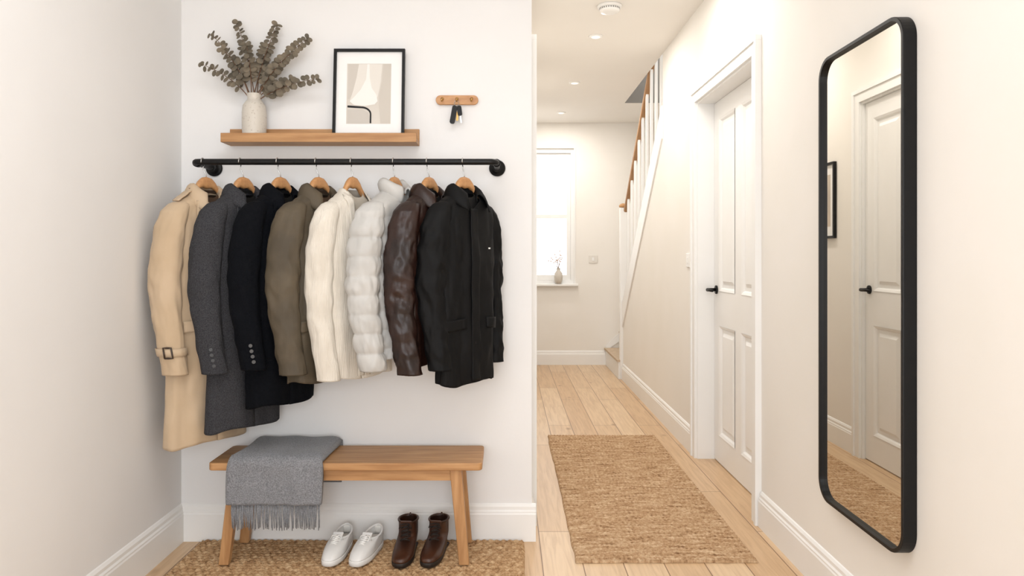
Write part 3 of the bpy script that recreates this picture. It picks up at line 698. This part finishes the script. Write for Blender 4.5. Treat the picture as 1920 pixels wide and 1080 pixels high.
# ---------------------------------------------------------------- shoes
def shoe(name,pos,rot,m,msole,boot):
    e=empty(name,(pos[0],pos[1],.02)); z0=.0185
    R=Matrix.Rotation(rot,3,'Z'); ZS=.86 if not boot else .90
    def W(p): return Vector((pos[0],pos[1],z0))+R@Vector((p[0],p[1]*.95,p[2]*ZS))
    Lh=.135
    def outline(t):
        a=2*math.pi*t; y=-math.cos(a)*Lh
        wd=.0365+.0105*(1/(1+math.exp((y+.02)*45)))
        x=math.sin(a); x=math.copysign(abs(x)**.72,x)*wd
        return x,y
    sh=.026 if not boot else .022
    n=48;V=[];Fc=[]
    for z,k in ((0,.97),(.004,1.02),(sh*.9,1.03),(sh,1.0)):
        for i in range(n):
            x,y=outline(i/n); V.append(W((x*k,y*(k if k<1 else 1+(k-1)*.4),z)))
    for j in range(3):
        for i in range(n): Fc.append((j*n+i,j*n+(i+1)%n,(j+1)*n+(i+1)%n,(j+1)*n+i))
    Fc+= [tuple(range(n)),tuple(3*n+i for i in range(n))]
    mesh('sole',V,Fc,msole,e,True)
    if boot:
        v,f=boxg(-.034,.034,.055,.125,.0,.014); mesh('heel',[W(p) for p in v],f,msole,e,mods=[('bevel',.005)])
    top=.088 if not boot else .142
    oy,ol,ow=(.055,.062,.033) if not boot else (.072,.050,.040)
    NR=26; V=[];Fc=[]
    for j in range(NR):
        s=j/(NR-1)
        for i in range(n):
            x,y=outline(i/n); a=2*math.pi*i/n
            ex=math.copysign(abs(math.sin(a))**.85,math.sin(a))*ow; ey=oy-math.cos(a)*ol
            front=max(0,math.cos(a))
            if boot:
                k=min(1,s/.55); k=k*k*(3-2*k)
                px=x+(ex-x)*k; py=y+(ey-y)*(k**(1+1.2*front))
                z=sh+(top-sh)*s
                if s<.55: z=z*(1-front)+front*(sh+((top-sh)*.55)*(1-math.sqrt(max(0,1-(s/.55)**2)))*.25+ (top-sh)*.55*.75*(s/.55)**1.0)
                px*=1+.036*math.sin(math.pi*min(1,s/.5))*(1-k)
            else:
                px=x+(ex-x)*(s**1.7); py=y+(ey-y)*(s**1.25)
                z=sh+(top-sh)*( (1-(1-s)**2.2)*(1-.25*front) )
                z+= front*.012*s + .012*max(0,-math.cos(a))*s - .010*abs(math.sin(a))*s
            V.append(W((px,py,z)))
    for j in range(NR-1):
        for i in range(n): Fc.append((j*n+i,j*n+(i+1)%n,(j+1)*n+(i+1)%n,(j+1)*n+i))
    mesh('upper',V,Fc,m,e,True,[('solid',.004,-1)])
    V=[W((math.sin(a)*(ow-.003),oy-math.cos(a)*(ol-.003),top-.035)) for a in [2*math.pi*i/24 for i in range(24)]]
    mesh('insole',V,[tuple(range(24))],mat('insole_'+name,(205,200,192) if not boot else (40,26,18),.8),e)
    rim=[]
    for i in range(n+1):
        a=2*math.pi*i/n; z=top
        if not boot: z=sh+(top-sh)*(1-.25*max(0,math.cos(a)))+.012*abs(math.cos(a))-.010*abs(math.sin(a))
        rim.append(W((math.copysign(abs(math.sin(a))**.85,math.sin(a))*ow,oy-math.cos(a)*ol,z)))
    tube('collar_rim',rim,.0045,m,e,8)
    yt=oy-ol
    if boot: tv=[(-.02,yt-.004,top-.07),(.02,yt-.004,top-.07),(.024,yt-.006,top+.012),(-.024,yt-.006,top+.012)]
    else: tv=[(-.017,yt-.045,.062),(.017,yt-.045,.062),(.022,yt+.012,.104),(-.022,yt+.012,.104)]
    mesh('tongue',[W(p) for p in tv],[(0,1,2,3)],m,e,mods=[('solid',.006),('bevel',.003)])
    pr=[]
    ml=mat('laces_'+name,(240,238,234) if not boot else (30,20,14),.8)
    nl=5
    for k in range(nl):
        f=k/(nl-1)
        if boot: y=yt-.006-.030*(1-f)**2-.004; z=.078+(top-.083)*f; hw=.019
        else: y=yt-.05+.048*f; z=.070+.022*f; hw=.019
        pr.append(tubeg([W((-hw,y+.006,z-.005)),W((-hw*.5,y-.002,z+.003)),W((hw*.5,y-.002,z+.004)),W((hw,y+.006,z-.004))],.0028,6))
        if k<nl-1: pr.append(tubeg([W((-hw*.8,y-.002,z+.002)),W((hw*.8,y+.004,z+.012))],.0025,6))
    for s in (-1,1):
        pr.append(tubeg([W((0,y-.004,z+.004)),W((s*.018,y-.014,z+.006)),W((s*.026,y-.014,z-.012)),W((s*.010,y-.008,z-.006))],.0022,6))
    vv,ff=merge(pr); mesh('laces',vv,ff,ml,e,True)
    if boot:
        a=W((0,oy+ol,top-.012)); tube('pull_tab',[a,a+Vector((0,.003,.010)),a+Vector((0,-.002,.018)),a+Vector((0,-.008,.008))],.0035,m,e,8)
    else:
        v,f=gridg(lambda a,b:W((-.022+.044*a,oy+ol+.001-.006*b,.05+.045*b)),4,4); mesh('heel_tab',v,f,mat('heel_tab_'+name,(225,222,216),.6),e,True,[('solid',.004)])
    return e
M_snk=mat('white_leather',(228,227,225),.5,(222,221,218),10); M_snks=mat('white_rubber',(232,231,228),.6)
M_bt=mat('brown_boot_leather',(70,40,25),.35,(46,26,17),12,(40,.2)); M_bts=mat('dark_sole',(34,25,19),.6)
shoe('white_sneaker',(PX(634,2.97),2.975),-.12,M_snk,M_snks,False)
shoe('white_sneaker',(PX(689,2.97),2.97),-.24,M_snk,M_snks,False)
shoe('brown_ankle_boot',(PX(760,2.96),2.96),-.05,M_bt,M_bts,True)
shoe('brown_ankle_boot',(PX(815,2.96),2.965),-.16,M_bt,M_bts,True)
# ---------------------------------------------------------------- lights
def area(name,loc,rot,sx,sy,pw,col):
    l=bpy.data.lights.new(name,'AREA'); l.shape='RECTANGLE'; l.size=sx; l.size_y=sy; l.energy=pw; l.color=col
    o=bpy.data.objects.new(name,l); o.location=loc; o.rotation_euler=[math.radians(a) for a in rot]; link(o); return o
area('added_rear_fill',(-.05,YK-.02,1.32),(90,0,0),1.9,1.9,53,(.89,.94,1.0))  # soft fill added at the unseen rear opening
area('added_nook_fill',(-.25,1.3,CZ-.02),(0,0,0),1.4,1.0,21,(.95,.97,1.0))  # fill light added overhead, out of view
area('added_hall_fill',(.62,3.7,CZ-.02),(0,0,0),.6,.6,12,(1,.97,.93))  # extra fill added over the near hall, outside the visible ceiling
for k,(x,Y) in enumerate([(.62,5.01),(.6,6.36),(.58,7.68)]):
    l=bpy.data.lights.new('downlight','AREA'); l.shape='DISK'; l.size=.06; l.energy=9.5; l.color=(1,.96,.91)
    o=bpy.data.objects.new('downlight',l); o.location=(x,Y,CZ-.012); link(o)
w=bpy.data.worlds.new('World'); S.world=w; w.use_nodes=True
bg=w.node_tree.nodes['Background']; bg.inputs[0].default_value=(.96,.98,1,1); bg.inputs[1].default_value=2.5
# ---------------------------------------------------------------- camera
if CROP: u0,v0,u1,v1_=CROP
else: u0,v0,u1,v1_=0,0,1920,1080
wc=u1-u0; uc=(u0+u1)/2; vc=(v0+v1_)/2
c=bpy.data.cameras.new('camera'); c.sensor_width=36; c.lens=F/wc*36; c.shift_x=(uc-U0)/wc; c.shift_y=-(vc-V0)/wc; c.clip_start=.05
o=bpy.data.objects.new('camera',c); o.location=(0,0,H); o.rotation_euler=(math.pi/2,0,0); link(o); S.camera=o
S.view_settings.view_transform='Standard'; S.view_settings.look='None'
